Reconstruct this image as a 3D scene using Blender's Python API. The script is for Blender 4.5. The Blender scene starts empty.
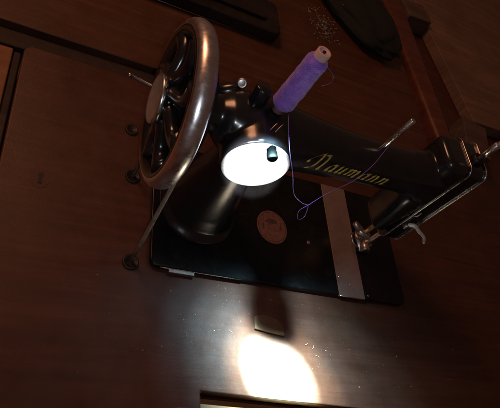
import bpy, bmesh, math, random
from mathutils import Vector, Matrix, noise as mn
random.seed(7)
scn = bpy.context.scene
COL = scn.collection
R = math.radians
PI = math.pi

# ------------------------------------------------------------------ camera
cam_d = bpy.data.cameras.new("camera")
cam = bpy.data.objects.new("camera", cam_d)
COL.objects.link(cam)
rot = Matrix(((0.8789, -0.2007, -0.4327), (-0.0696, 0.8435, -0.5326), (0.4719, 0.4982, 0.7274)))
CAM = Vector((-0.3566, -0.3517, 0.5195))
q = rot.to_quaternion().normalized()
cam.matrix_world = Matrix.Translation(CAM) @ q.to_matrix().to_4x4()
cam_d.sensor_width = 36
cam_d.lens = 539.28 / 500 * 36
cam_d.clip_start = 0.01
cam_d.clip_end = 50
scn.camera = cam

# ------------------------------------------------------------------ world, lamps, exposure
w = bpy.data.worlds.new("World")
scn.world = w
w.use_nodes = True
bg = w.node_tree.nodes["Background"]
bg.inputs[0].default_value = (1.0, 0.5, 0.34, 1)
bg.inputs[1].default_value = 0.05
vs = scn.view_settings
vs.view_transform = 'Standard'
vs.look = 'None'
vs.exposure = 0
vs.gamma = 1


def lamp(name, kind, loc, target, energy, color=(1, 1, 1), size=0.01, spot=None, blend=0.2, spread=None):
    d = bpy.data.lights.new(name, kind)
    d.energy = energy
    d.color = color
    if kind == 'AREA':
        d.shape = 'DISK'
        d.size = size
    else:
        d.shadow_soft_size = size
    if spot:
        d.spot_size = R(spot)
        d.spot_blend = blend
    o = bpy.data.objects.new(name, d)
    o.location = loc
    o.rotation_euler = (Vector(target) - Vector(loc)).to_track_quat('-Z', 'Y').to_euler()
    COL.objects.link(o)
    return o


PLATE = Vector((-0.133, -0.0435, 0.160))
TORCH = CAM + Vector((0.012, -0.004, 0.006))
# the phone torch: weak spill over the whole scene, strong hot spot on the polished plate
lamp("torch_spill", 'SPOT', TORCH, (-0.06, 0.07, 0.05), 1.7, (0.84, 0.92, 1.0), 0.004, 84, 1.0)
lamp("torch_beam", 'SPOT', TORCH, PLATE, 120.0, (0.93, 0.97, 1.0), 0.003, 7.2, 0.35)
# added spots standing in for torch light the plate reflects onto the table
LB = Vector((-0.1516, -0.0380, 0.2256))
lamp("bounce_core", 'SPOT', LB, (-0.031, -0.194, 0), 1300.0, (0.36, 0.88, 1.0), 0.0018, 18, 1.0)
lamp("bounce_rim", 'SPOT', LB, (-0.030, -0.192, 0), 80.0, (0.62, 0.98, 0.90), 0.0018, 28, 1.0)
lamp("bounce_glow", 'SPOT', LB, (-0.028, -0.190, 0), 26.0, (0.40, 0.80, 1.0), 0.0020, 38, 1.0)
lamp("bounce_wide", 'SPOT', LB, (-0.020, -0.180, 0), 17.0, (0.36, 0.80, 1.0), 0.0030, 52, 1.0)
lamp("bounce_faint", 'SPOT', LB, (-0.010, -0.175, 0), 3.0, (0.45, 0.80, 1.0), 0.0030, 70, 1.0)
# dim warm room lamp
lamp("room_lamp", 'AREA', (-0.75, 0.75, 1.1), (-0.1, 0.1, 0), 5.2, (1.0, 0.42, 0.20), 0.45)


# ------------------------------------------------------------------ materials
def new_mat(name, base=(0.1, 0.1, 0.1), rough=0.4, metal=0.0, spec=0.5, coat=0.0):
    m = bpy.data.materials.new(name)
    m.use_nodes = True
    b = m.node_tree.nodes["Principled BSDF"]
    b.inputs["Base Color"].default_value = (*base, 1)
    b.inputs["Roughness"].default_value = rough
    b.inputs["Metallic"].default_value = metal
    b.inputs["Specular IOR Level"].default_value = spec
    b.inputs["Coat Weight"].default_value = coat
    return m, m.node_tree.nodes, m.node_tree.links, b


def coords(N, L, scale=(1, 1, 1), rotz=0.0):
    tc = N.new("ShaderNodeTexCoord")
    mp = N.new("ShaderNodeMapping")
    mp.inputs["Scale"].default_value = scale
    mp.inputs["Rotation"].default_value = (0, 0, rotz)
    L.new(tc.outputs["Object"], mp.inputs[0])
    return mp.outputs[0]


def noise(N, L, vec, scale, detail=5, rough=0.55, dist=0.0):
    n = N.new("ShaderNodeTexNoise")
    n.inputs["Scale"].default_value = scale
    n.inputs["Detail"].default_value = detail
    n.inputs["Roughness"].default_value = rough
    n.inputs["Distortion"].default_value = dist
    L.new(vec, n.inputs["Vector"])
    return n.outputs["Fac"]


def ramp(N, L, fac, stops):
    r = N.new("ShaderNodeValToRGB")
    e = r.color_ramp.elements
    while len(e) < len(stops):
        e.new(0.5)
    for i, (p, c) in enumerate(stops):
        e[i].position = p
        e[i].color = (*c, 1) if len(c) == 3 else c
    L.new(fac, r.inputs[0])
    return r.outputs[0]


def mixc(N, L, fac, a, b, mode='MIX'):
    m = N.new("ShaderNodeMix")
    m.data_type = 'RGBA'
    m.blend_type = mode
    for sock, v in ((m.inputs[0], fac), (m.inputs[6], a), (m.inputs[7], b)):
        if hasattr(v, "links"):
            L.new(v, sock)
        else:
            sock.default_value = v if isinstance(v, float) else (*v, 1)
    return m.outputs[2]


def bump(N, L, b, h, strength, dist=0.001):
    bp = N.new("ShaderNodeBump")
    bp.inputs["Strength"].default_value = strength
    bp.inputs["Distance"].default_value = dist
    L.new(h, bp.inputs["Height"])
    L.new(bp.outputs[0], b.inputs["Normal"])


def wood(name, dark, mid, light, rotz=0.0, rough=0.42, grain=1.0, bumps=0.35, spec=0.4, pores=True):
    m, N, L, b = new_mat(name, mid, rough, 0, spec)
    v = coords(N, L, (3.0 * grain, 55 * grain, 20), rotz)
    v2 = coords(N, L, (1, 1, 1), rotz)
    g = noise(N, L, v, 1.6, 6, 0.6, 0.6)
    c = ramp(N, L, g, [(0.25, dark), (0.52, mid), (0.8, light)])
    blot = noise(N, L, v2, 7, 6, 0.7, 0.4)
    c = mixc(N, L, ramp(N, L, blot, [(0.35, (0, 0, 0)), (0.7, (1, 1, 1))]), c,
             mixc(N, L, 0.75, c, tuple(x * 0.42 for x in mid)))
    # rubbed pale spots and small scratches in the varnish
    sc = noise(N, L, coords(N, L, (14, 90, 1), rotz + 0.5), 2.2, 3, 0.7)
    scm = ramp(N, L, sc, [(0.70, (0, 0, 0)), (0.76, (1, 1, 1))])
    c = mixc(N, L, mixc(N, L, 0.75, scm, (0, 0, 0)), c, tuple(min(1, x * 2.4) for x in light))
    # dust specks and cloudy old polish
    dn = ramp(N, L, noise(N, L, v2, 330, 3, 0.8), [(0.66, (0, 0, 0)), (0.72, (1, 1, 1))])
    dc = ramp(N, L, noise(N, L, v2, 16, 5, 0.7), [(0.42, (0.02, 0.02, 0.02)), (0.7, (0.6, 0.6, 0.6))])
    c = mixc(N, L, mixc(N, L, 1.0, dn, dc, 'MULTIPLY'), c, (0.20, 0.15, 0.12))
    c = mixc(N, L, mixc(N, L, 0.8, dc, (0, 0, 0)), c, (0.11, 0.075, 0.055))
    L.new(c, b.inputs["Base Color"])
    rr = ramp(N, L, noise(N, L, v2, 26, 6, 0.7), [(0.3, (rough - 0.12,) * 3), (0.75, (rough + 0.2,) * 3)])
    L.new(rr, b.inputs["Roughness"])
    fine = noise(N, L, v2, 880, 4, 0.75)
    mid_n = noise(N, L, coords(N, L, (60, 420, 200), rotz), 1.0, 5, 0.65)
    h = mixc(N, L, 0.5, fine, mid_n)
    h = mixc(N, L, 0.35, h, g)
    bump(N, L, b, h, bumps, 0.0012)
    return m


M = {}
M['table'] = wood('table_wood', (0.060, 0.019, 0.011), (0.092, 0.030, 0.018), (0.128, 0.045, 0.028), PI / 2, 0.38, bumps=0.42)
M['leaf'] = wood('leaf_wood', (0.060, 0.022, 0.011), (0.10, 0.037, 0.019), (0.15, 0.058, 0.032), 0.0, 0.45, bumps=0.25)
M['rail'] = wood('rail_wood', (0.10, 0.028, 0.016), (0.16, 0.048, 0.028), (0.23, 0.08, 0.05), PI / 2, 0.34, bumps=0.15)
M['groove'] = wood('groove_wood', (0.018, 0.010, 0.008), (0.030, 0.016, 0.013), (0.048, 0.027, 0.022), 0.0, 0.6)
M['board'] = wood('board_wood', (0.17, 0.10, 0.065), (0.26, 0.155, 0.11), (0.36, 0.24, 0.17), 1.15, 0.6, 1.3)
M['block'] = wood('block_wood', (0.08, 0.05, 0.04), (0.13, 0.085, 0.07), (0.19, 0.13, 0.11), 0.3, 0.6)
M['raw'] = wood('raw_wood', (0.16, 0.06, 0.022), (0.27, 0.11, 0.045), (0.4, 0.18, 0.08), 0.0, 0.55, 0.7)
M['tab'] = wood('tab_wood', (0.07, 0.028, 0.012), (0.14, 0.058, 0.024), (0.26, 0.12, 0.05), 0.2, 0.6)
M['floor'] = wood('floor_wood', (0.14, 0.06, 0.028), (0.36, 0.17, 0.08), (0.58, 0.31, 0.15), 0.8, 0.6, 0.25, spec=0.2)
M['darkbox'] = wood('dark_wood', (0.006, 0.005, 0.004), (0.012, 0.009, 0.008), (0.03, 0.022, 0.018), 0.0, 0.4)


def japan(name, tint=(0.006, 0.006, 0.007), rough=0.2):
    m, N, L, b = new_mat(name, tint, rough, 0, 0.5, 0.5)
    b.inputs["Coat Roughness"].default_value = 0.2
    v = coords(N, L)
    n1 = noise(N, L, v, 40, 6, 0.7)
    basec = ramp(N, L, n1, [(0.35, tint), (0.62, tuple(t * 1.8 for t in tint)), (0.8, (0.03, 0.022, 0.017))])
    chip = ramp(N, L, noise(N, L, v, 210, 5, 0.8, 0.5), [(0.69, (0, 0, 0)), (0.72, (1, 1, 1))])
    scr = ramp(N, L, noise(N, L, coords(N, L, (30, 900, 60), 0.6), 1.0, 2, 0.6), [(0.74, (0, 0, 0)), (0.78, (0.5, 0.5, 0.5))])
    basec = mixc(N, L, chip, basec, (0.075, 0.045, 0.03))
    L.new(mixc(N, L, scr, basec, (0.06, 0.055, 0.05)), b.inputs["Base Color"])
    n2 = noise(N, L, v, 130, 6, 0.75)
    L.new(ramp(N, L, n2, [(0.3, (rough - 0.05,) * 3), (0.75, (rough + 0.12,) * 3)]), b.inputs["Roughness"])
    bump(N, L, b, noise(N, L, v, 260, 4, 0.6), 0.12, 0.0005)
    return m


M['japan'] = japan('black_enamel')
M['bed'] = japan('black_bed_enamel', (0.005, 0.0045, 0.0045), 0.22)
M['bed'].node_tree.nodes['Principled BSDF'].inputs['Specular IOR Level'].default_value = 0.2
M['bed'].node_tree.nodes['Principled BSDF'].inputs['Coat Weight'].default_value = 0.1


def metal(name, col, rough, spots=(0.2, 0.1, 0.05), amt=0.5, sc=60, bs=0.1):
    m, N, L, b = new_mat(name, col, rough, 1.0)
    v = coords(N, L)
    n = noise(N, L, v, sc, 6, 0.7)
    L.new(ramp(N, L, n, [(0.3, col), (1 - amt * 0.5, tuple(c * 0.8 for c in col)), (0.98, spots)]), b.inputs["Base Color"])
    L.new(ramp(N, L, noise(N, L, v, sc * 3, 5, 0.7), [(0.3, (max(0.04, rough - 0.08),) * 3), (0.75, (rough + 0.12,) * 3)]), b.inputs["Roughness"])
    bump(N, L, b, noise(N, L, v, sc * 5, 3, 0.6), bs, 0.0003)
    return m


M['chrome'] = metal('chrome', (0.85, 0.84, 0.84), 0.27, (0.4, 0.3, 0.25), 0.4)
M['rim'] = metal('rim_nickel', (0.90, 0.88, 0.92), 0.30, (0.5, 0.38, 0.33), 0.6, 45)
M['cap'] = metal('hub_nickel', (0.62, 0.56, 0.56), 0.5, (0.34, 0.24, 0.20), 0.8, 90)
M['cap'].node_tree.nodes['Principled BSDF'].inputs['Metallic'].default_value = 0.6
M['capface'] = metal('stained_cap_face', (0.50, 0.43, 0.42), 0.5, (0.22, 0.16, 0.14), 0.9, 120)
M['capface'].node_tree.nodes['Principled BSDF'].inputs['Metallic'].default_value = 0.4
M['brass'] = metal('worn_brass', (0.80, 0.60, 0.28), 0.3)
M['slide'] = metal('stained_steel_reflection', (0.33, 0.22, 0.185), 0.45, (0.15, 0.075, 0.055), 0.9, 35, 0.2)  # stained steel; its brown reflection is put into the base colour
M['slide'].node_tree.nodes['Principled BSDF'].inputs['Metallic'].default_value = 0.35
M['dull'] = metal('dull_steel', (0.5, 0.46, 0.44), 0.35)
M['rust'] = metal('dark_rusty_steel', (0.06, 0.05, 0.045), 0.45)
m, N, L, b = new_mat('plate_nickel', (0.86, 0.87, 0.88), 0.5, 0.65)
v = coords(N, L)
L.new(ramp(N, L, noise(N, L, v, 190, 5, 0.7), [(0.25, (0.55, 0.55, 0.55)), (0.55, (0.86, 0.87, 0.88))]), b.inputs["Base Color"])
bump(N, L, b, noise(N, L, v, 350, 3), 0.15, 0.0004)
M['plate'] = m
m, N, L, b = new_mat('gold_transfer', (0.62, 0.45, 0.09), 0.42, 0.35)
v = coords(N, L)
L.new(ramp(N, L, noise(N, L, v, 420, 6, 0.75), [(0.36, (0.05, 0.03, 0.01)), (0.46, (0.48, 0.33, 0.07)), (0.62, (0.72, 0.55, 0.14))]), b.inputs["Base Color"])
M['gold'] = m
m, N, L, b = new_mat('medallion_transfer', (0.16, 0.07, 0.05), 0.5)
v = coords(N, L)
L.new(ramp(N, L, noise(N, L, v, 300, 4, 0.6), [(0.3, (0.10, 0.045, 0.032)), (0.6, (0.21, 0.09, 0.066)), (0.8, (0.26, 0.13, 0.09))]), b.inputs["Base Color"])
M['medal'] = m
M['medal_dark'] = new_mat('medallion_dark', (0.075, 0.038, 0.03), 0.5)[0]
M['hole'] = new_mat('dark_hole', (0.003, 0.003, 0.003), 0.9, 0.0, 0.05)[0]
M['knob'] = new_mat('blackened_steel', (0.0004, 0.0004, 0.0004), 0.9, 0.0, 0.0)[0]
m, N, L, b = new_mat('belt_leather', (0.24, 0.18, 0.13), 0.6)
v = coords(N, L, (1, 1, 0.4))
nn = noise(N, L, v, 260, 6, 0.7)
L.new(ramp(N, L, nn, [(0.3, (0.10, 0.065, 0.045)), (0.6, (0.28, 0.21, 0.16)), (0.8, (0.38, 0.31, 0.25))]), b.inputs["Base Color"])
bump(N, L, b, nn, 0.6, 0.0006)
M['leather'] = m
M['paper'] = new_mat('spool_cardboard', (0.62, 0.36, 0.33), 0.8)[0]
m, N, L, b = new_mat('purple_thread', (0.15, 0.06, 0.40), 0.6)
b.inputs["Sheen Weight"].default_value = 0.4
v = coords(N, L, (1, 1, 1))
L.new(ramp(N, L, noise(N, L, v, 120, 5, 0.7), [(0.3, (0.20, 0.08, 0.40)), (0.55, (0.33, 0.15, 0.58)), (0.75, (0.44, 0.24, 0.66))]), b.inputs["Base Color"])
def mth(op, a, b2=None):
    n = N.new("ShaderNodeMath")
    n.operation = op
    for k_, x in enumerate((a, b2)):
        if x is None:
            continue
        if hasattr(x, "links"):
            L.new(x, n.inputs[k_])
        else:
            n.inputs[k_].default_value = x
    return n.outputs[0]


sx = N.new("ShaderNodeSeparateXYZ")
L.new(v, sx.inputs[0])
ang = mth('ARCTAN2', sx.outputs[1], sx.outputs[0])
wob = mth('MULTIPLY', noise(N, L, v, 60, 3), 5.0)
zk = mth('ADD', mth('MULTIPLY', sx.outputs[2], 4600.0), wob)
s1 = mth('SINE', mth('ADD', zk, mth('MULTIPLY', ang, 16.0)))
s2 = mth('SINE', mth('SUBTRACT', mth('MULTIPLY', sx.outputs[2], 4300.0), mth('MULTIPLY', ang, 19.0)))
pick = ramp(N, L, noise(N, L, v, 150, 3), [(0.46, (0, 0, 0)), (0.54, (1, 1, 1))])
hh = mixc(N, L, pick, s1, s2)
hh = mth('ADD', mth('MULTIPLY', hh, 0.5), 0.5)
colr = ramp(N, L, noise(N, L, v, 120, 5, 0.7), [(0.3, (0.24, 0.08, 0.55)), (0.55, (0.36, 0.15, 0.78)), (0.75, (0.50, 0.27, 0.88))])
L.new(mixc(N, L, hh, mixc(N, L, 0.35, colr, (0.08, 0.03, 0.2)), colr), b.inputs["Base Color"])  # shade in the furrows between thread turns put into the colour
bump(N, L, b, hh, 0.45, 0.0006)
M['thread'] = m
m, N, L, b = new_mat('black_cloth', (0.006, 0.009, 0.008), 0.85)
bump(N, L, b, noise(N, L, coords(N, L), 300, 4), 0.5, 0.001)
M['cloth'] = m
M['lint'] = new_mat('pale_lint', (0.26, 0.26, 0.21), 0.8)[0]
M['crumb'] = new_mat('pale_crumb', (0.34, 0.27, 0.19), 0.7)[0]
M['lever'] = new_mat('lever_enamel', (0.8, 0.76, 0.74), 0.4, 0.2)[0]


# ------------------------------------------------------------------ mesh helpers
def thing(name, label, cat, loc=(0, 0, 0), group=None):
    o = bpy.data.objects.new(name, None)
    o.empty_display_size = 0.02
    COL.objects.link(o)
    o.location = loc
    o['label'] = label
    o['category'] = cat
    if group:
        o['group'] = group
    return o


def origin(o):
    v = Vector((0, 0, 0))
    while o:
        v += o.location
        o = o.parent
    return v


def obj(name, bm, mat, parent=None, smooth=True, bevel=0.0, base=None, label=None, cat=None, kind=None, seg=2):
    me = bpy.data.meshes.new(name)
    off = origin(parent) if parent else Vector(base or (0, 0, 0))
    bmesh.ops.translate(bm, verts=bm.verts, vec=-off)
    bmesh.ops.recalc_face_normals(bm, faces=bm.faces)
    bm.to_mesh(me)
    bm.free()
    for mm in (mat if isinstance(mat, (list, tuple)) else [mat]):
        me.materials.append(mm)
    o = bpy.data.objects.new(name, me)
    COL.objects.link(o)
    if parent:
        o.parent = parent
    elif base:
        o.location = base
    if smooth:
        for p in me.polygons:
            p.use_smooth = True
    if bevel:
        md = o.modifiers.new("bevel", 'BEVEL')
        md.width = bevel
        md.segments = seg
        md.limit_method = 'ANGLE'
        md.angle_limit = R(40)
        md.harden_normals = True
    if label:
        o['label'] = label
    if cat:
        o['category'] = cat
    if kind:
        o['kind'] = kind
    return o


def prism(bm, pts, z0, z1):
    """extrude an xy outline from z0 to z1"""
    lo = [bm.verts.new((x, y, z0)) for x, y in pts]
    hi = [bm.verts.new((x, y, z1)) for x, y in pts]
    n = len(pts)
    bm.faces.new(hi)
    bm.faces.new(lo[::-1])
    for i in range(n):
        bm.faces.new((lo[i], lo[(i + 1) % n], hi[(i + 1) % n], hi[i]))
    return bm


def box(bm, x0, x1, y0, y1, z0, z1):
    return prism(bm, [(x0, y0), (x1, y0), (x1, y1), (x0, y1)], z0, z1)


def rrect(x0, x1, y0, y1, r, n=8, corners=(1, 1, 1, 1)):
    out = []
    for k, (cx, cy, a0) in enumerate(((x1 - r, y1 - r, 0), (x0 + r, y1 - r, 90), (x0 + r, y0 + r, 180), (x1 - r, y0 + r, 270))):
        if corners[k]:
            for i in range(n + 1):
                a = R(a0 + 90 * i / n)
                out.append((cx + r * math.cos(a), cy + r * math.sin(a)))
        else:
            out.append(((x1, y1), (x0, y1), (x0, y0), (x1, y0))[k])
    return out


def frame(d):
    d = Vector(d).normalized()
    a = Vector((0, 0, 1)) if abs(d.z) < 0.9 else Vector((1, 0, 0))
    u = d.cross(a).normalized()
    return d, u, d.cross(u).normalized()


def lathe(bm, org, axis, prof, n=48):
    """prof: list of (distance along axis, radius)"""
    d, u, v = frame(axis)
    org = Vector(org)
    rings = []
    for s, r in prof:
        c = org + d * s
        if r < 1e-6:
            rings.append([bm.verts.new(c)])
        else:
            rings.append([bm.verts.new(c + u * r * math.cos(2 * PI * i / n) + v * r * math.sin(2 * PI * i / n)) for i in range(n)])
    for a, b2 in zip(rings, rings[1:]):
        for i in range(n):
            j = (i + 1) % n
            if len(a) == 1 and len(b2) == 1:
                continue
            if len(a) == 1:
                bm.faces.new((a[0], b2[i], b2[j]))
            elif len(b2) == 1:
                bm.faces.new((a[i], a[j], b2[0]))
            else:
                bm.faces.new((a[i], a[j], b2[j], b2[i]))
    return bm


def cyl(bm, p0, p1, r, r1=None, n=32, ch=0.12):
    p0, p1 = Vector(p0), Vector(p1)
    L_ = (p1 - p0).length
    r1 = r if r1 is None else r1
    c = min(r, r1) * ch
    return lathe(bm, p0, p1 - p0, [(0, 0), (0, r - c), (c, r), (L_ - c, r1), (L_, r1 - c), (L_, 0)], n)


def catmull(pts, k=8):
    P = [Vector(p) for p in pts]
    P = [P[0] * 2 - P[1]] + P + [P[-1] * 2 - P[-2]]
    out = []
    for i in range(1, len(P) - 2):
        for j in range(k):
            t = j / k
            a, b2, c, d = P[i - 1], P[i], P[i + 1], P[i + 2]
            out.append(0.5 * ((2 * b2) + (c - a) * t + (2 * a - 5 * b2 + 4 * c - d) * t * t + (3 * b2 - a - 3 * c + d) * t ** 3))
    out.append(P[-2])
    return out


def tube(bm, pts, r, n=8, closed=False):
    pts = [Vector(p) for p in pts]
    rr = r if isinstance(r, (list, tuple)) else [r] * len(pts)
    u = None
    rings = []
    for i, p in enumerate(pts):
        a = pts[i - 1] if (i or closed) else p
        c = pts[(i + 1) % len(pts)] if (i < len(pts) - 1 or closed) else p
        d = (c - a).normalized()
        if u is None:
            _, u, _ = frame(d)
        u = (u - d * u.dot(d)).normalized()
        v2 = d.cross(u)
        rings.append([bm.verts.new(p + (u * math.cos(2 * PI * k / n) + v2 * math.sin(2 * PI * k / n)) * rr[i]) for k in range(n)])
    pairs = list(zip(rings, rings[1:]))
    if closed:
        pairs.append((rings[-1], rings[0]))
    for a, b2 in pairs:
        for k in range(n):
            bm.faces.new((a[k], a[(k + 1) % n], b2[(k + 1) % n], b2[k]))
    if not closed:
        bm.faces.new(rings[0][::-1])
        bm.faces.new(rings[-1])
    return bm


def loft(bm, secs, n=40):
    """secs: list of functions-like tuples (center, u, v, ru, rv, power)"""
    rings = []
    for c, u, v, ru, rv, pw in secs:
        c, u, v = Vector(c), Vector(u), Vector(v)
        ring = []
        for i in range(n):
            a = 2 * PI * i / n
            ca, sa = math.cos(a), math.sin(a)
            f = (abs(ca) ** pw + abs(sa) ** pw) ** (-1 / pw)
            ring.append(bm.verts.new(c + u * ru * ca * f + v * rv * sa * f))
        rings.append(ring)
    for a, b2 in zip(rings, rings[1:]):
        for i in range(n):
            bm.faces.new((a[i], a[(i + 1) % n], b2[(i + 1) % n], b2[i]))
    bm.faces.new(rings[0][::-1])
    bm.faces.new(rings[-1])
    return bm


def fuse(bm, voxel, smooth_it):
    """voxel-remesh overlapping solids into one smooth casting"""
    bmesh.ops.recalc_face_normals(bm, faces=bm.faces)
    me = bpy.data.meshes.new("tmp")
    bm.to_mesh(me)
    bm.free()
    o = bpy.data.objects.new("tmp", me)
    COL.objects.link(o)
    a = o.modifiers.new("r", 'REMESH')
    a.mode = 'VOXEL'
    a.voxel_size = voxel
    s = o.modifiers.new("s", 'SMOOTH')
    s.factor = 0.5
    s.iterations = smooth_it
    dg = bpy.context.evaluated_depsgraph_get()
    ev = bpy.data.meshes.new_from_object(o.evaluated_get(dg))
    bpy.data.objects.remove(o)
    out = bmesh.new()
    out.from_mesh(ev)
    return out


def grow(bm, c, k):
    c = Vector(c)
    for vv in bm.verts:
        vv.co = c + (vv.co - c) * k


def nb():
    return bmesh.new()


# ================================================================== SETTING
bm = nb()
box(bm, -6, 6, -6, 6, -0.80, -0.76)
obj('floor', bm, M['floor'], smooth=False, kind='structure')

# ================================================================== SEWING TABLE
table = thing('sewing_table', 'dark reddish brown varnished wooden sewing table under the black machine', 'table', (0, 0, -0.76))
TX0, TX1, TY0, TY1 = -0.352, 1.1, -0.2175, 0.192
bm = nb()
# left part runs further forward than the part with the drawer under it
pts = []
for i in range(9):
    a = R(90 + 90 * i / 8)
    pts.append((TX0 + 0.012 + 0.012 * math.cos(a), TY1 - 0.012 + 0.012 * math.sin(a)))
pts = [(TX1, TY1)] + pts + [(TX0, -0.42), (-0.124, -0.42), (-0.124, -0.2165), (TX1, -0.2765)]
prism(bm, pts, -0.020, 0.0)
top = obj('table_top', bm, M['table'], table, smooth=False, bevel=0.0022, seg=3)
# raised lip along the right end
bm = nb()
prism(bm, [(0.378, 0.26), (0.420, 0.26), (0.400, 0.95), (0.325, 0.95)], -0.0295, 0.008)
obj('rail', bm, M['rail'], table, smooth=False, bevel=0.011, seg=5)
# dark groove between table top and back leaf (lower step)
bm = nb()
box(bm, -0.75, 0.366, TY1 + 0.001, 0.2215, -0.03, -0.010)
obj('groove_strip', bm, M['groove'], table, smooth=False, bevel=0.002)
bm = nb()
box(bm, -0.75, 0.350, 0.223, 0.95, -0.02, 0.0)
obj('back_leaf', bm, M['leaf'], table, smooth=False, bevel=0.002, label='plain brown leaf behind the machine')
bm = nb()
box(bm, -0.3625, -0.3535, -0.45, 0.1915, -0.05, -0.016)
obj('side_groove', bm, M['groove'], table, smooth=False, bevel=0.002)
bm = nb()
box(bm, 0.3675, 1.6, 0.194, 1.6, -0.05, -0.030)
obj('side_panel', bm, M['table'], table, smooth=False, bevel=0.002)
# front: raw wood drawer front under the near edge, dark recess beside it
bm = nb()
prism(bm, [(-0.121, -0.252), (0.036, -0.260), (0.036, -0.2275), (-0.121, -0.2195)], -0.12, -0.013)
obj('front_rail', bm, M['raw'], table, smooth=False, bevel=0.0015, label='orange brown unvarnished front rail')
bm = nb()
box(bm, -0.75, -0.3635, -0.45, 0.1915, -0.05, -0.012)  # raised strip added to show as the bright floor beyond the table
obj('floor_stand_in', bm, M['floor'], table, smooth=False, bevel=0.002, label='bright orange brown strip added at the left edge in place of the floor')
# keyhole escutcheon
k = Vector((-0.309, 0.001, 0))
bm = nb()
prism(bm, [(k.x + 0.010 * math.cos(2 * PI * i / 24), k.y + 0.014 * math.sin(2 * PI * i / 24)) for i in range(24)], 0.0001, 0.0004)
esc = obj('lock_plate', bm, M['table'], table, smooth=False)
bm = nb()
pts = [(k.x + 0.0028 * math.cos(R(a)), k.y + 0.003 + 0.0028 * math.sin(R(a))) for a in range(-50, 231, 20)]
prism(bm, pts + [(k.x - 0.0022, k.y - 0.008), (k.x + 0.0022, k.y - 0.008)], 0.0006, 0.0009)
obj('keyhole', bm, M['groove'], esc, smooth=False)
# belt holes
for (x, y, r) in ((-0.2045, -0.084, 0.0075), (-0.2075, 0.029, 0.0075), (-0.212, 0.100, 0.0065)):
    bm = nb()
    lathe(bm, (x, y, 0), (0, 0, 1), [(0.0004, r + 0.002), (0.0022, r + 0.0016), (0.0026, r), (0.0012, r - 0.001), (0.0009, 0)], 28)
    obj('belt_hole', bm, M['darkbox'], table)
# four legs down to the floor
for (x, y) in ((-0.34, -0.18), (0.34, -0.18), (-0.34, 0.17), (0.34, 0.17)):
    bm = nb()
    cyl(bm, (x, y, -0.759), (x, y, -0.021), 0.018, 0.024, 16)
    obj('leg', bm, M['table'], table)

# ================================================================== SEWING MACHINE
mc = thing('sewing_machine', 'antique black enamel sewing machine with gold lettering and nickel handwheel', 'sewing machine', (0, 0, 0.0))
HX, HY = 0.185, 0.0876
bm = nb()
prism(bm, rrect(-HX, HX, -HY, HY, 0.010, 8), 0.0008, 0.0085)
bed = obj('bed', bm, M['bed'], mc, smooth=False, bevel=0.0022, seg=3)
BZ = 0.0085
# chrome bead added as the highlight along the bed's near edge
bm = nb()
tube(bm, [(x, -HY - 0.0002, 0.0074) for x in [-HX + 0.012 + 0.1 * i / 8 for i in range(9)]], 0.0005, 6)
obj('edge_glint', bm, M['chrome'], bed)
bm = nb()
box(bm, -0.163, -0.132, -HY - 0.0045, -HY + 0.001, 0.002, 0.0072)
obj('hinge_plate', bm, M['dull'], mc, smooth=False, bevel=0.0006)
# slide plate
bm = nb()
box(bm, 0.070, 0.112, -HY - 0.0008, HY - 0.001, BZ - 0.003, BZ + 0.0007)
sl = obj('slide_plate', bm, M['slide'], mc, smooth=False, bevel=0.0003)
bm = nb()
tube(bm, [(0.0705, -HY - 0.0011, BZ + 0.0002), (0.1115, -HY - 0.0011, BZ + 0.0002)], 0.0005, 6)
obj('plate_edge', bm, M['chrome'], sl)
for (x, y, r) in ((0.074, -0.062, 0.0016), (0.0895, -0.071, 0.0009), (0.118, -0.083, 0.0012)):
    bm = nb()
    lathe(bm, (x, y, BZ + 0.0007), (0, 0, 1), [(0, r), (0.0005, r * 0.9), (0.0009, 0)], 16)
    obj('screw', bm, M['chrome'], mc)
bm = nb()
lathe(bm, (0.033, -0.018, BZ), (0, 0, 1), [(0, 0.0028), (0.0004, 0.0026), (0.0008, 0)], 20)
obj('oil_cap', bm, M['slide'], mc)


# medallion transfer on the bed
def disc_ring(bm, c, r0, r1, z0, z1, n=48, sx=1.0, sy=1.0):
    a = [[bm.verts.new((c[0] + sx * r * math.cos(2 * PI * i / n), c[1] + sy * r * math.sin(2 * PI * i / n), z)) for i in range(n)] for r, z in ((r0, z0), (r0, z1), (r1, z1), (r1, z0))]
    for p_, q_ in zip(a, a[1:] + a[:1]):
        for i in range(n):
            bm.faces.new((p_[i], p_[(i + 1) % n], q_[(i + 1) % n], q_[i]))


mcx, mcy = -0.0225, -0.006
bm = nb()
prism(bm, [(mcx + 0.0225 * math.cos(2 * PI * i / 48), mcy + 0.0245 * math.sin(2 * PI * i / 48)) for i in range(48)], BZ + 0.0002, BZ + 0.0004)
md = obj('medallion', bm, M['medal'], mc, smooth=False, label='faded brown round medallion transfer')
bm = nb()
disc_ring(bm, (mcx, mcy), 0.0198, 0.0204, BZ + 0.0005, BZ + 0.0006, 48, 1.0, 1.09)
# worn figure inside: dark arch on top, two small crests
prism(bm, [(mcx + 0.0125 * math.cos(R(a)) * (0.95 + 0.05 * math.sin(a)), mcy + 0.0125 * math.sin(R(a))) for a in range(40, 151, 10)]
      + [(mcx - 0.008, mcy + 0.0065), (mcx - 0.001, mcy + 0.0048), (mcx + 0.006, mcy + 0.0062)], BZ + 0.0005, BZ + 0.0006)
prism(bm, [(mcx - 0.0145, mcy + 0.004), (mcx - 0.0125, mcy + 0.005), (mcx - 0.0115, mcy - 0.004), (mcx - 0.0135, mcy - 0.006)], BZ + 0.0005, BZ + 0.0006)
prism(bm, [(mcx + 0.0125, mcy + 0.006), (mcx + 0.0145, mcy + 0.003), (mcx + 0.0135, mcy - 0.005), (mcx + 0.0120, mcy - 0.001)], BZ + 0.0005, BZ + 0.0006)
obj('medallion_print', bm, M['medal_dark'], md, smooth=False)

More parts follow.
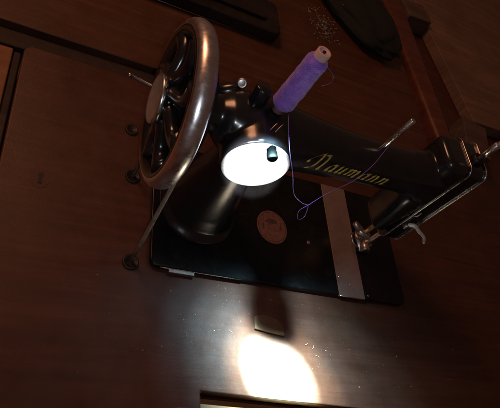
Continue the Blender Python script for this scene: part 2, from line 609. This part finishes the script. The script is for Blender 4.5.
# ---- casting: pillar + arm + head in one body
AZ = 0.164
bm = nb()
X, Y, Z = (1, 0, 0), (0, 1, 0), (0, 0, 1)
loft(bm, [((-0.126, 0.004, z), X, Y, rx, ry, 2.3) for z, rx, ry in
          ((BZ - 0.003, 0.050, 0.056), (BZ + 0.003, 0.049, 0.055), (0.018, 0.043, 0.047), (0.035, 0.039, 0.041), (0.06, 0.034, 0.0355), (0.09, 0.028, 0.029), (0.125, 0.024, 0.023), (0.16, 0.036, 0.036), (0.18, 0.032, 0.030), (0.190, 0.024, 0.022))])
loft(bm, [((x, 0.001, zc), Y, Z, ry, rz, 2.2) for x, zc, ry, rz in
          ((-0.203, AZ + 0.006, 0.013, 0.013), (-0.198, AZ + 0.006, 0.0175, 0.0175), (-0.178, AZ + 0.004, 0.019, 0.019), (-0.168, AZ + 0.002, 0.027, 0.027), (-0.155, AZ + 0.001, 0.033, 0.031), (-0.13, AZ, 0.036, 0.034),
           (-0.10, AZ, 0.033, 0.033), (-0.07, AZ, 0.028, 0.031), (-0.03, AZ, 0.0255, 0.0285), (0.02, AZ + 0.002, 0.0245, 0.026), (0.06, AZ + 0.004, 0.0245, 0.026),
           (0.08, AZ + 0.006, 0.0255, 0.029), (0.095, AZ + 0.004, 0.026, 0.036), (0.108, AZ, 0.026, 0.045))])
# round boss carrying the inspection plate
lathe(bm, (PLATE.x, 0.0, PLATE.z), (0, -1, 0), [(0, 0), (0, 0.036), (0.034, 0.036), (0.040, 0.0352), (0.0415, 0.034), (0.0415, 0)], 64)
# head
loft(bm, [((0.1035, 0.0065, z), X, Y, rx, ry, 3.4) for z, rx, ry in
          ((0.066, 0.008, 0.020), (0.070, 0.0105, 0.0235), (0.10, 0.014, 0.0255), (0.13, 0.019, 0.0265), (0.19, 0.021, 0.0275), (0.207, 0.021, 0.0270), (0.214, 0.019, 0.0245), (0.217, 0.015, 0.019))])
bmf = fuse(bm, 0.0016, 7)
body = obj('body', bmf, M['japan'], mc)

# end cover of the head with two bright edges
def yz_plate(bm, pts, x0, x1):
    a = [bm.verts.new((x0, y, z)) for y, z in pts]
    c = [bm.verts.new((x1, y, z)) for y, z in pts]
    bm.faces.new(a[::-1])
    bm.faces.new(c)
    n = len(pts)
    for i in range(n):
        bm.faces.new((a[i], a[(i + 1) % n], c[(i + 1) % n], c[i]))


def face_outline(g):
    return rrect(-0.0215 - g, 0.0345 + g, 0.057 - g, 0.2185 + g, 0.011 + g, 8)


bm = nb()
yz_plate(bm, face_outline(-0.001), 0.1130, 0.1365)
cover = obj('end_cover', bm, M['japan'], mc, smooth=False, bevel=0.001)
bm = nb()
tube(bm, [(0.1140, y, z) for y, z in face_outline(-0.0002)], 0.0006, 6, True)
obj('inner_trim', bm, M['chrome'], cover)
bm = nb()
yz_plate(bm, face_outline(0.0012), 0.1366, 0.1382)
obj('face_plate', bm, M['chrome'], cover, smooth=False, bevel=0.0005)

# inspection plate and its knob
bm = nb()
lathe(bm, (PLATE.x, -0.0405, PLATE.z), (0, -1, 0), [(0, 0.030), (0, 0.0335), (0.0020, 0.0335), (0.0032, 0.0322), (0.0034, 0.0300), (0.0029, 0.0288), (0.0029, 0)], 96)
plate = obj('inspection_plate', bm, M['plate'], mc, label='round polished nickel plate glaring in the torch light')
bm = nb()
KP = Vector((-0.1325, -0.0555, 0.1900))
lathe(bm, (KP.x, -0.0425, KP.z), (0, -1, 0), [(0, 0.0048), (0.005, 0.0042), (0.0056, 0.0050), (0.0115, 0.0050), (0.0130, 0.0040), (0.0130, 0)], 36)
obj('knob', bm, M['knob'], plate)
# bracket above the plate: two short scratches / thread guide
for (x, dz) in ((-0.1335, 0.0), (-0.1275, 0.001)):
    bm = nb()
    tube(bm, catmull([(x - 0.003, -0.0268, 0.1935 + dz), (x, -0.0235, 0.1975 + dz), (x + 0.004, -0.019, 0.2005 + dz)], 4), 0.0006, 6)
    obj('thread_guide', bm, M['dull'], mc)

# ---- handwheel
WX, WZ = -0.2185, 0.1665
wheel = thing('tmp', '', '', (0, 0, 0))
bpy.data.objects.remove(wheel)
bm = nb()
prof = []
for i in range(25):      # oval rim section
    a = 2 * PI * i / 24
    prof.append((-0.0098 * math.cos(a), 0.0735 + 0.0078 * math.sin(a)))
lathe(bm, (WX, 0, WZ), (1, 0, 0), prof, 128)
bmesh.ops.remove_doubles(bm, verts=bm.verts, dist=1e-6)
rim = obj('handwheel', bm, M['rim'], mc)
bm = nb()
lathe(bm, (WX, 0, WZ), (1, 0, 0), [(-0.0085, 0.0745), (-0.0103, 0.0722), (-0.0098, 0.0690), (-0.0070, 0.0640), (-0.001, 0.0600), (0.006, 0.0640), (0.0085, 0.0700), (0.0092, 0.0730)], 96)
obj('inner_ring', bm, M['japan'], rim)
NS = 8
for i in range(NS):
    a0 = 2 * PI * i / NS + 0.35
    pts = []
    rad = []
    for j in range(13):
        t = j / 12
        r = 0.017 + 0.046 * t
        a = a0 + 0.42 * math.sin(t * PI) * 0.6 + 0.15 * t
        pts.append((WX - 0.009 + 0.009 * t, r * math.cos(a), WZ + r * math.sin(a)))
        rad.append(0.0082 - 0.0030 * math.sin(t * PI) + 0.003 * t)
    bm = nb()
    tube(bm, pts, rad, 16)
    obj('spoke', bm, M['japan'], rim)
bm = nb()
lathe(bm, (WX, 0, WZ), (-1, 0, 0), [(-0.016, 0.015), (-0.006, 0.020), (0.006, 0.0225), (0.010, 0.021), (0.0145, 0.019), (0.015, 0.0)], 64)
obj('hub', bm, M['japan'], rim)
bm = nb()
lathe(bm, (WX, 0, WZ), (-1, 0, 0), [(0.0145, 0.020), (0.0155, 0.0235), (0.0195, 0.0240), (0.0212, 0.0230), (0.0208, 0.0215), (0.0202, 0.0)], 64)
for f in bm.faces:
    c = f.calc_center_median()
    if math.hypot(c.y, c.z - WZ) < 0.0219 and c.x < WX - 0.018:
        f.material_index = 1
obj('hub_cap', bm, [M['chrome'], M['capface']], rim)

bm = nb()
lathe(bm, (WX, 0, WZ), (1, 0, 0), [(0.0095, 0.020), (0.0095, 0.052), (0.0125, 0.0475), (0.0175, 0.0475), (0.0205, 0.052), (0.0215, 0.020)], 64)
obj('belt_pulley', bm, M['japan'], rim)
# bobbin winder behind the wheel
bw = nb()
cyl(bw, (-0.176, 0.032, 0.166), (-0.154, 0.034, 0.180), 0.0085, 0.0075, 28)
cyl(bw, (-0.190, 0.030, 0.160), (-0.176, 0.032, 0.166), 0.004, 0.004, 20)
winder = obj('bobbin_winder', bw, M['japan'], mc)
bm = nb()
lathe(bm, (-0.1585, 0.030, 0.1905), (-0.45, -0.6, 0.65), [(-0.003, 0.0035), (0, 0.0052), (0.0015, 0.0052), (0.0022, 0.0044), (0.0018, 0.003), (0.0018, 0)], 32)
obj('winder_knob', bm, M['dull'], winder)
bm = nb()
tube(bm, catmull([(-0.172, 0.048, 0.110), (-0.215, 0.060, 0.118), (-0.2475, 0.064, 0.123), (-0.2535, 0.062, 0.126)], 5), 0.0022, 12)
obj('winder_lever', bm, M['dull'], winder)
bm = nb()
cyl(bm, (-0.147, 0.006, 0.190), (-0.147, 0.009, 0.213), 0.0095, 0.0085, 28)
obj('oil_cup', bm, M['japan'], mc)

# ---- spool pins
bm = nb()
cyl(bm, (-0.1265, 0, 0.186), (-0.1265, 0, 0.279), 0.0017, 0.0015, 16)
obj('spool_pin', bm, M['rust'], mc)
bm = nb()
cyl(bm, (0.0092, 0, 0.180), (0.0092, 0, 0.2420), 0.0032, 0.0031, 24)
obj('spool_pin', bm, M['chrome'], mc, label='bare chrome spool pin')

# ---- needle bar, presser bar, foot
bm = nb()
cyl(bm, (0.119, 0.005, 0.022), (0.119, 0.005, 0.10), 0.0040, 0.0040, 24)
obj('needle_bar', bm, M['brass'], mc)
bm = nb()
cyl(bm, (0.1245, -0.008, 0.016), (0.1245, -0.008, 0.10), 0.0048, 0.0048, 24)
obj('presser_bar', bm, M['chrome'], mc)
bm = nb()
cyl(bm, (0.119, 0.006, 0.026), (0.131, 0.0, 0.026), 0.0045, 0.0045, 24)
cyl(bm, (0.112, 0.012, 0.030), (0.120, 0.006, 0.028), 0.0030, 0.0038, 20)
bmesh.ops.translate(bm, verts=bm.verts, vec=(-0.008, 0, 0))
grow(bm, (0.119, 0.003, 0.026), 1.3)
obj('needle_clamp', bm, M['dull'], mc)
bm = nb()
cyl(bm, (0.125, 0.004, 0.008), (0.125, 0.004, 0.026), 0.0008, 0.0008, 10)
bmesh.ops.translate(bm, verts=bm.verts, vec=(-0.006, 0, 0))
obj('needle', bm, M['chrome'], mc)
bm = nb()
cyl(bm, (0.126, -0.018, 0.020), (0.126, -0.008, 0.020), 0.0052, 0.0048, 24)
cyl(bm, (0.132, -0.006, 0.012), (0.132, -0.006, 0.022), 0.0050, 0.0055, 24)
prism(bm, [(0.124, -0.014), (0.138, -0.014), (0.139, 0.006), (0.135, 0.016), (0.133, 0.016), (0.132, 0.004), (0.130, 0.004), (0.129, 0.016), (0.126, 0.016), (0.123, 0.006)], BZ + 0.001, BZ + 0.0045)
tube(bm, catmull([(0.122, -0.012, 0.014), (0.113, -0.010, 0.018), (0.110, -0.002, 0.020), (0.115, 0.004, 0.018)], 5), 0.0012, 8)
bmesh.ops.translate(bm, verts=bm.verts, vec=(-0.008, -0.001, 0))
grow(bm, (0.122, -0.004, 0.0095), 1.25)
obj('presser_foot', bm, M['dull'], mc)
# presser lifter: short pale curved lever
bm = nb()
P = catmull([(0.1230, -0.023, 0.103), (0.1270, -0.0265, 0.108), (0.1374, -0.030, 0.1035), (0.151, -0.0325, 0.097), (0.160, -0.034, 0.087)], 6)
tube(bm, P, [0.0028 - 0.0008 * i / (len(P) - 1) for i in range(len(P))], 12)
lv = obj('presser_lever', bm, M['lever'], mc)
bm = nb()
cyl(bm, (0.1225, -0.0205, 0.099), (0.1225, -0.0265, 0.099), 0.0052, 0.0045, 24)
obj('pivot', bm, M['dull'], lv)
# tension screw on top of the head
bm = nb()
cyl(bm, (0.127, 0.000, 0.212), (0.127, 0.000, 0.262), 0.0028, 0.0028, 24)
cyl(bm, (0.127, 0.000, 0.228), (0.127, 0.000, 0.250), 0.0042, 0.0042, 24)
obj('tension_screw', bm, M['chrome'], mc)
bm = nb()
cyl(bm, (0.127, 0.000, 0.214), (0.127, 0.000, 0.224), 0.0085, 0.0075, 24)
obj('screw_collar', bm, M['rust'], mc)
# oil hole dots and small thread hook on head front
bm = nb()
tube(bm, catmull([(0.106, -0.0275, 0.128), (0.107, -0.0305, 0.133), (0.108, -0.0300, 0.139)], 5), 0.0008, 8)
obj('thread_hook', bm, M['dull'], mc)
bm = nb()
lathe(bm, (0.0985, -0.0275, 0.128), (-0.3, -1, 0.3), [(-0.002, 0.0018), (0.001, 0.0016), (0.0014, 0)], 16)
obj('screw', bm, M['rust'], mc)

# ---- gold lettering drawn with a broad nib and wrapped on the arm
GLY = {
    'N': (1.45, [[(-0.72, 0.72), (-0.84, 0.88), (-0.74, 1.10), (-0.44, 1.36), (-0.10, 1.62), (0.16, 1.76)],
                 [(0.16, 1.76), (0.14, 1.2), (0.10, 0.5), (0.04, 0.14), (-0.12, 0.0), (-0.40, 0.02)],
                 [(0.16, 1.46), (0.40, 1.70), (0.72, 1.72)],
                 [(0.74, 1.72), (0.76, 1.2), (0.74, 0.6), (0.74, 0.16), (0.86, 0.0), (1.06, 0.14)]]),
    'a': (1.0, [[(0.62, 0.86), (0.40, 1.0), (0.14, 0.80), (0.06, 0.40), (0.16, 0.05), (0.36, 0.06), (0.56, 0.34)],
                [(0.66, 1.0), (0.60, 0.5), (0.60, 0.12), (0.70, 0.0), (0.88, 0.16)]]),
    'u': (1.02, [[(0.02, 0.86), (0.16, 1.0), (0.18, 0.7), (0.14, 0.25), (0.24, 0.02), (0.42, 0.10), (0.58, 0.36)],
                 [(0.66, 1.0), (0.62, 0.5), (0.62, 0.12), (0.72, 0.0), (0.90, 0.16)]]),
    'm': (1.5, [[(0.0, 0.84), (0.14, 1.0), (0.18, 0.75), (0.14, 0.35), (0.12, 0.0)],
                [(0.18, 0.66), (0.38, 0.96), (0.54, 0.92), (0.58, 0.6), (0.54, 0.0)],
                [(0.60, 0.66), (0.80, 0.96), (0.96, 0.92), (1.0, 0.6), (0.98, 0.16), (1.08, 0.0), (1.28, 0.18)]]),
    'n': (1.08, [[(0.0, 0.84), (0.14, 1.0), (0.18, 0.75), (0.14, 0.35), (0.12, 0.0)],
                 [(0.18, 0.66), (0.38, 0.96), (0.56, 0.92), (0.60, 0.6), (0.58, 0.16), (0.68, 0.0), (0.86, 0.18)]]),
}
TXT_X0, TXT_X1, XH, ANG0 = -0.0690, 0.0320, 0.0118, -10.0   # start, end, x-height, elevation of the baseline
from mathutils.bvhtree import BVHTree
bvh = BVHTree.FromPolygons([vv.co.copy() for vv in body.data.vertices], [tuple(p.vertices) for p in body.data.polygons])


def wrap(s, h):
    ang = R(ANG0) + h / 0.0265
    n_ = Vector((0, -math.cos(ang), math.sin(ang)))
    o_ = Vector((s, 0.001, AZ + 0.002))
    hit = bvh.ray_cast(o_ + n_ * 0.06, -n_, 0.07)
    return (hit[0] if hit[0] else o_ + n_ * 0.027) + n_ * 0.00012


adv = 0.0
word = 'Naumann'
tot = sum(GLY[c][0] for c in word)
sc = (TXT_X1 - TXT_X0) / tot
bm = nb()
nib = Vector((math.cos(R(38)), math.sin(R(38)))) * 0.16
for c in word:
    wd, strokes = GLY[c]
    for st in strokes:
        P = catmull([(x, y, 0) for x, y in st], 6)
        prev = None
        for p in P:
            xs = p.x + p.y * 0.26
            a = wrap(TXT_X0 + (adv + xs - nib.x) * sc, (p.y - nib.y) * XH)
            b2 = wrap(TXT_X0 + (adv + xs + nib.x) * sc, (p.y + nib.y) * XH)
            cur = (bm.verts.new(a), bm.verts.new(b2))
            if prev:
                bm.faces.new((prev[0], prev[1], cur[1], cur[0]))
            prev = cur
    adv += wd
obj('lettering', bm, M['gold'], mc, smooth=False, label='gold blackletter maker name reading Naumann')

# ================================================================== DRIVE BELT
bm = nb()
P = [(-0.2045, -0.084, -0.012), (-0.2042, -0.0760, 0.045), (-0.2038, -0.0600, 0.125), (-0.2035, -0.0500, 0.158)]
for a in range(15, 181, 15):
    P.append((-0.2035, -0.0480 * math.cos(R(a)), WZ + 0.0480 * math.sin(R(a))))
P += [(-0.2050, 0.045, 0.12), (-0.2065, 0.036, 0.05), (-0.2075, 0.029, -0.012)]
tube(bm, P, 0.0023, 12)
obj('drive_belt', bm, M['leather'], base=(-0.2045, -0.084, 0.0), label='thin pale leather drive belt running from the handwheel down into the table', cat='belt')

# ================================================================== SPOOL OF THREAD
sp = thing('thread_spool', 'tall cardboard spool wound with purple thread standing on the spool pin', 'thread spool', (-0.1265, 0, 0.2))
SX = -0.1265
bm = nb()
lathe(bm, (SX, 0, 0.1995), (0, 0, 1), [(0.0, 0.0035), (0.0, 0.0068), (0.079, 0.0068), (0.0795, 0.0064), (0.0795, 0.0042), (0.072, 0.0038), (0.072, 0.0)], 40)
obj('core', bm, M['paper'], sp)
bm = nb()
prof = [(0.0055, 0.0066)]
for i in range(41):
    t = i / 40
    z = 0.006 + 0.0665 * t
    e = min(t, 1 - t) * 14
    r = 0.0066 + 0.0040 * min(1, e) ** 0.6 + 0.0006 * math.sin(t * 23) * mn.noise(Vector((t * 6, 1, 3))) + 0.0009 * (1 - t)
    prof.append((z, r))
prof.append((0.073, 0.0066))
lathe(bm, (SX, 0, 0.1995), (0, 0, 1), prof, 56)
for vv in bm.verts:
    d = Vector((vv.co.x - SX, vv.co.y, 0))
    k2 = mn.noise(vv.co * 110) * 0.05
    vv.co.x += d.x * k2
    vv.co.y += d.y * k2
obj('thread_winding', bm, M['thread'], sp)


def px(u, v, ax, val):
    """direction through a picture point, met with a plane: used only while measuring real positions"""
    d = rot @ Vector(((u - 250) / 539.28, (204 - v) / 539.28, -1))
    return CAM + d * ((val - CAM[ax]) / d[ax])


# loose thread: from the spool, down in front of the arm, one loop, and over to the bare pin
path = [(-0.1200, -0.010, 0.2075), (-0.1255, -0.026, 0.2120), (-0.1193, -0.048, 0.2000), (-0.099, -0.052, 0.1723), (-0.0809, -0.053, 0.1453), (-0.0637, -0.053, 0.1338),
        (-0.0534, -0.052, 0.1299), (-0.0448, -0.052, 0.1089), (-0.0488, -0.052, 0.1028), (-0.057, -0.052, 0.1176), (-0.0516, -0.05, 0.1315), (-0.0408, -0.045, 0.1507),
        (-0.0221, -0.038, 0.1714), (-0.0119, -0.030, 0.1926), (0.0035, -0.012, 0.1967), (0.0084, -0.004, 0.2054), (0.0112, 0.001, 0.210)]
bm = nb()
tube(bm, catmull(path, 8), 0.00026, 6)
obj('loose_thread', bm, M['thread'], sp)
bm = nb()
tube(bm, catmull([(SX + 0.004, -0.008, 0.272), (SX + 0.014, -0.012, 0.268), (SX + 0.019, -0.010, 0.258), (SX + 0.014, -0.009, 0.250)], 6), 0.00016, 5)
obj('thread_end', bm, M['thread'], sp)

# ================================================================== THINGS AROUND
bm = nb()
prism(bm, [(-0.0560, -0.1440), (-0.0175, -0.1485), (-0.0175, -0.1370), (-0.026, -0.1290), (-0.036, -0.1265), (-0.046, -0.1255), (-0.0555, -0.1290)], 0.0003, 0.0030)
obj('wooden_tab', bm, M['tab'], smooth=False, bevel=0.0006, base=(-0.037, -0.14, 0), label='small worn brown wooden tab lying at the edge of the bright patch of light', cat='tab')

# dark long box at the far left
BX1 = 0.03
bx = thing('wooden_box', 'long dark wooden box with a rounded end lying behind the handwheel', 'box', (-0.1, 0.40, 0))
bm = nb()
prism(bm, rrect(-0.34, 0.028, 0.3705, 0.455, 0.012, 8), 0.0006, 0.024)
obj('box_body', bm, M['darkbox'], bx, smooth=False, bevel=0.004, seg=3)
bm = nb()
prism(bm, rrect(-0.335, 0.0, 0.392, 0.450, 0.008, 8), 0.0245, 0.030)
obj('box_lid', bm, M['darkbox'], bx, smooth=False, bevel=0.0015)
bm = nb()
tube(bm, [(-0.33, 0.3700, 0.002), (-0.01, 0.3700, 0.002)], 0.0009, 6)  # thin steel line added as the highlight on the box's lower edge
obj('box_edge_highlight', bm, M['dull'], bx)

# black cloth bundle
bm = nb()
bmesh.ops.create_icosphere(bm, subdivisions=5, radius=1.0)
c0 = Vector((0.235, 0.560, 0.0))
ax = Vector((0.30, -0.52, 0)).normalized()
ay = Vector((-ax.y, ax.x, 0))
for vv in bm.verts:
    p = vv.co.copy()
    f = 1 + 0.16 * mn.noise(p * 1.6) + 0.06 * mn.noise(p * 4.5 + Vector((3, 1, 0)))
    p *= f
    fold = 0.10 * math.sin(p.y * 9 + p.x * 2.5)
    taper = 1 - 0.22 * max(0, p.x)
    vv.co = c0 + ax * p.x * 0.145 + ay * p.y * 0.075 * taper + Vector((0, 0, max(0.0008, 0.020 + p.z * 0.030 * (1 + fold))))
obj('cloth_bundle', bm, M['cloth'], base=(0.255, 0.56, 0), label='black cloth bundle lying on the back leaf left of the red rail', cat='cloth')
bm = nb()
cl = px(331, 13, 2, 0.03)
for i in range(260):
    p = Vector((cl.x + random.gauss(0, 0.016), cl.y + random.gauss(0, 0.024), random.uniform(0.0, 0.004)))
    dx = (p - c0).dot(ax) / 0.145
    dy = (p - c0).dot(ay) / 0.075
    h = max(0, 1 - dx * dx - dy * dy)
    p.z += 0.020 + 0.031 * math.sqrt(h) if h > 0 else 0.0006
    s = random.uniform(0.001, 0.0034)
    vs_ = [bm.verts.new(p + Vector((random.uniform(-s, s), random.uniform(-s, s), random.uniform(0, s)))) for _ in range(4)]
    bm.faces.new(vs_[:3])
    bm.faces.new((vs_[0], vs_[2], vs_[3]))
    bm.faces.new((vs_[1], vs_[2], vs_[3]))
    bm.faces.new((vs_[0], vs_[1], vs_[3]))
obj('lint', bm, M['lint'], smooth=False, label='pale bits of lint scattered over the black cloth bundle', cat='lint', kind='stuff')

# board and blocks on the right
bm = nb()
prism(bm, [(0.478, 0.705), (0.528, 0.375), (1.30, 0.42), (1.25, 1.6), (0.40, 1.6)], -0.0298, -0.004)
obj('wooden_board', bm, M['board'], smooth=False, bevel=0.002, base=(0.6, 0.6, -0.03), label='wide grey brown wooden board with slanting grain beyond the machine head', cat='board')
for n_, (u, v_, w_, h_, rz, lb) in enumerate(((417, 10, 0.036, 0.030, 0.15, 'grey wooden block at the upper end of the grey brown board'),
                                              (477, 137, 0.032, 0.046, -0.25, 'grey wooden block behind the machine head at the near end of the board'))):
    c = px(u, v_, 2, 0.012)
    bm = nb()
    box(bm, -w_, w_, -h_, h_, -0.0296 if n_ else -0.0296, 0.012)
    bmesh.ops.rotate(bm, verts=bm.verts, matrix=Matrix.Rotation(rz, 3, 'Z'))
    bmesh.ops.translate(bm, verts=bm.verts, vec=(c.x, c.y, 0))
    o = obj('wooden_block', bm, M['block'], smooth=False, bevel=0.0025, base=(c.x, c.y, -0.03), label=lb, cat='block')
    o['group'] = 'wooden blocks on the side panel'

# crumbs and dust on the table in front of the machine
bm = nb()


def crumb(x, y, s, z=0.0):
    vs_ = bmesh.ops.create_icosphere(bm, subdivisions=1, radius=s)['verts']
    el = random.uniform(1.0, 2.0)
    an = random.uniform(0, PI)
    for vv in vs_:
        p = vv.co * random.uniform(0.75, 1.2)
        p.x *= el
        p.z *= 0.6
        vv.co = Vector((x + p.x * math.cos(an) - p.y * math.sin(an), y + p.x * math.sin(an) + p.y * math.cos(an), z + s * 0.5 + p.z))


for _ in range(170):
    x = random.gauss(-0.03, 0.13)
    y = random.uniform(-0.214, -0.095)
    if abs(x) < 0.34:
        crumb(x, y, random.choice((0.00012, 0.00015, 0.0002, 0.0002, 0.0003, 0.0003, 0.0007)))
for _ in range(160):
    crumb(random.uniform(-0.33, 0.34), random.uniform(-0.21, 0.18), random.choice((0.00018, 0.00025)), 0.0001)
obj('crumbs', bm, M['crumb'], smooth=False, label='pale crumbs and dust scattered on the table in front of the machine bed', cat='crumbs', kind='stuff')
# a few curly fibres
bm = nb()
for (x, y, a) in ((-0.085, -0.152, 2.2), (0.012, -0.156, 0.4), (0.022, -0.160, 1.0), (-0.14, -0.16, 1.9), (0.03, -0.17, 2.6)):
    P = [(x + 0.004 * t * math.cos(a) + 0.001 * math.sin(4 * t), y + 0.004 * t * math.sin(a), 0.0006 + 0.0003 * t) for t in (0, 0.4, 0.8, 1.2)]
    tube(bm, catmull(P, 3), 0.00022, 5)
obj('fibres', bm, M['crumb'], label='short curly fibres lying on the table near the bright patch', cat='fibres', kind='stuff')
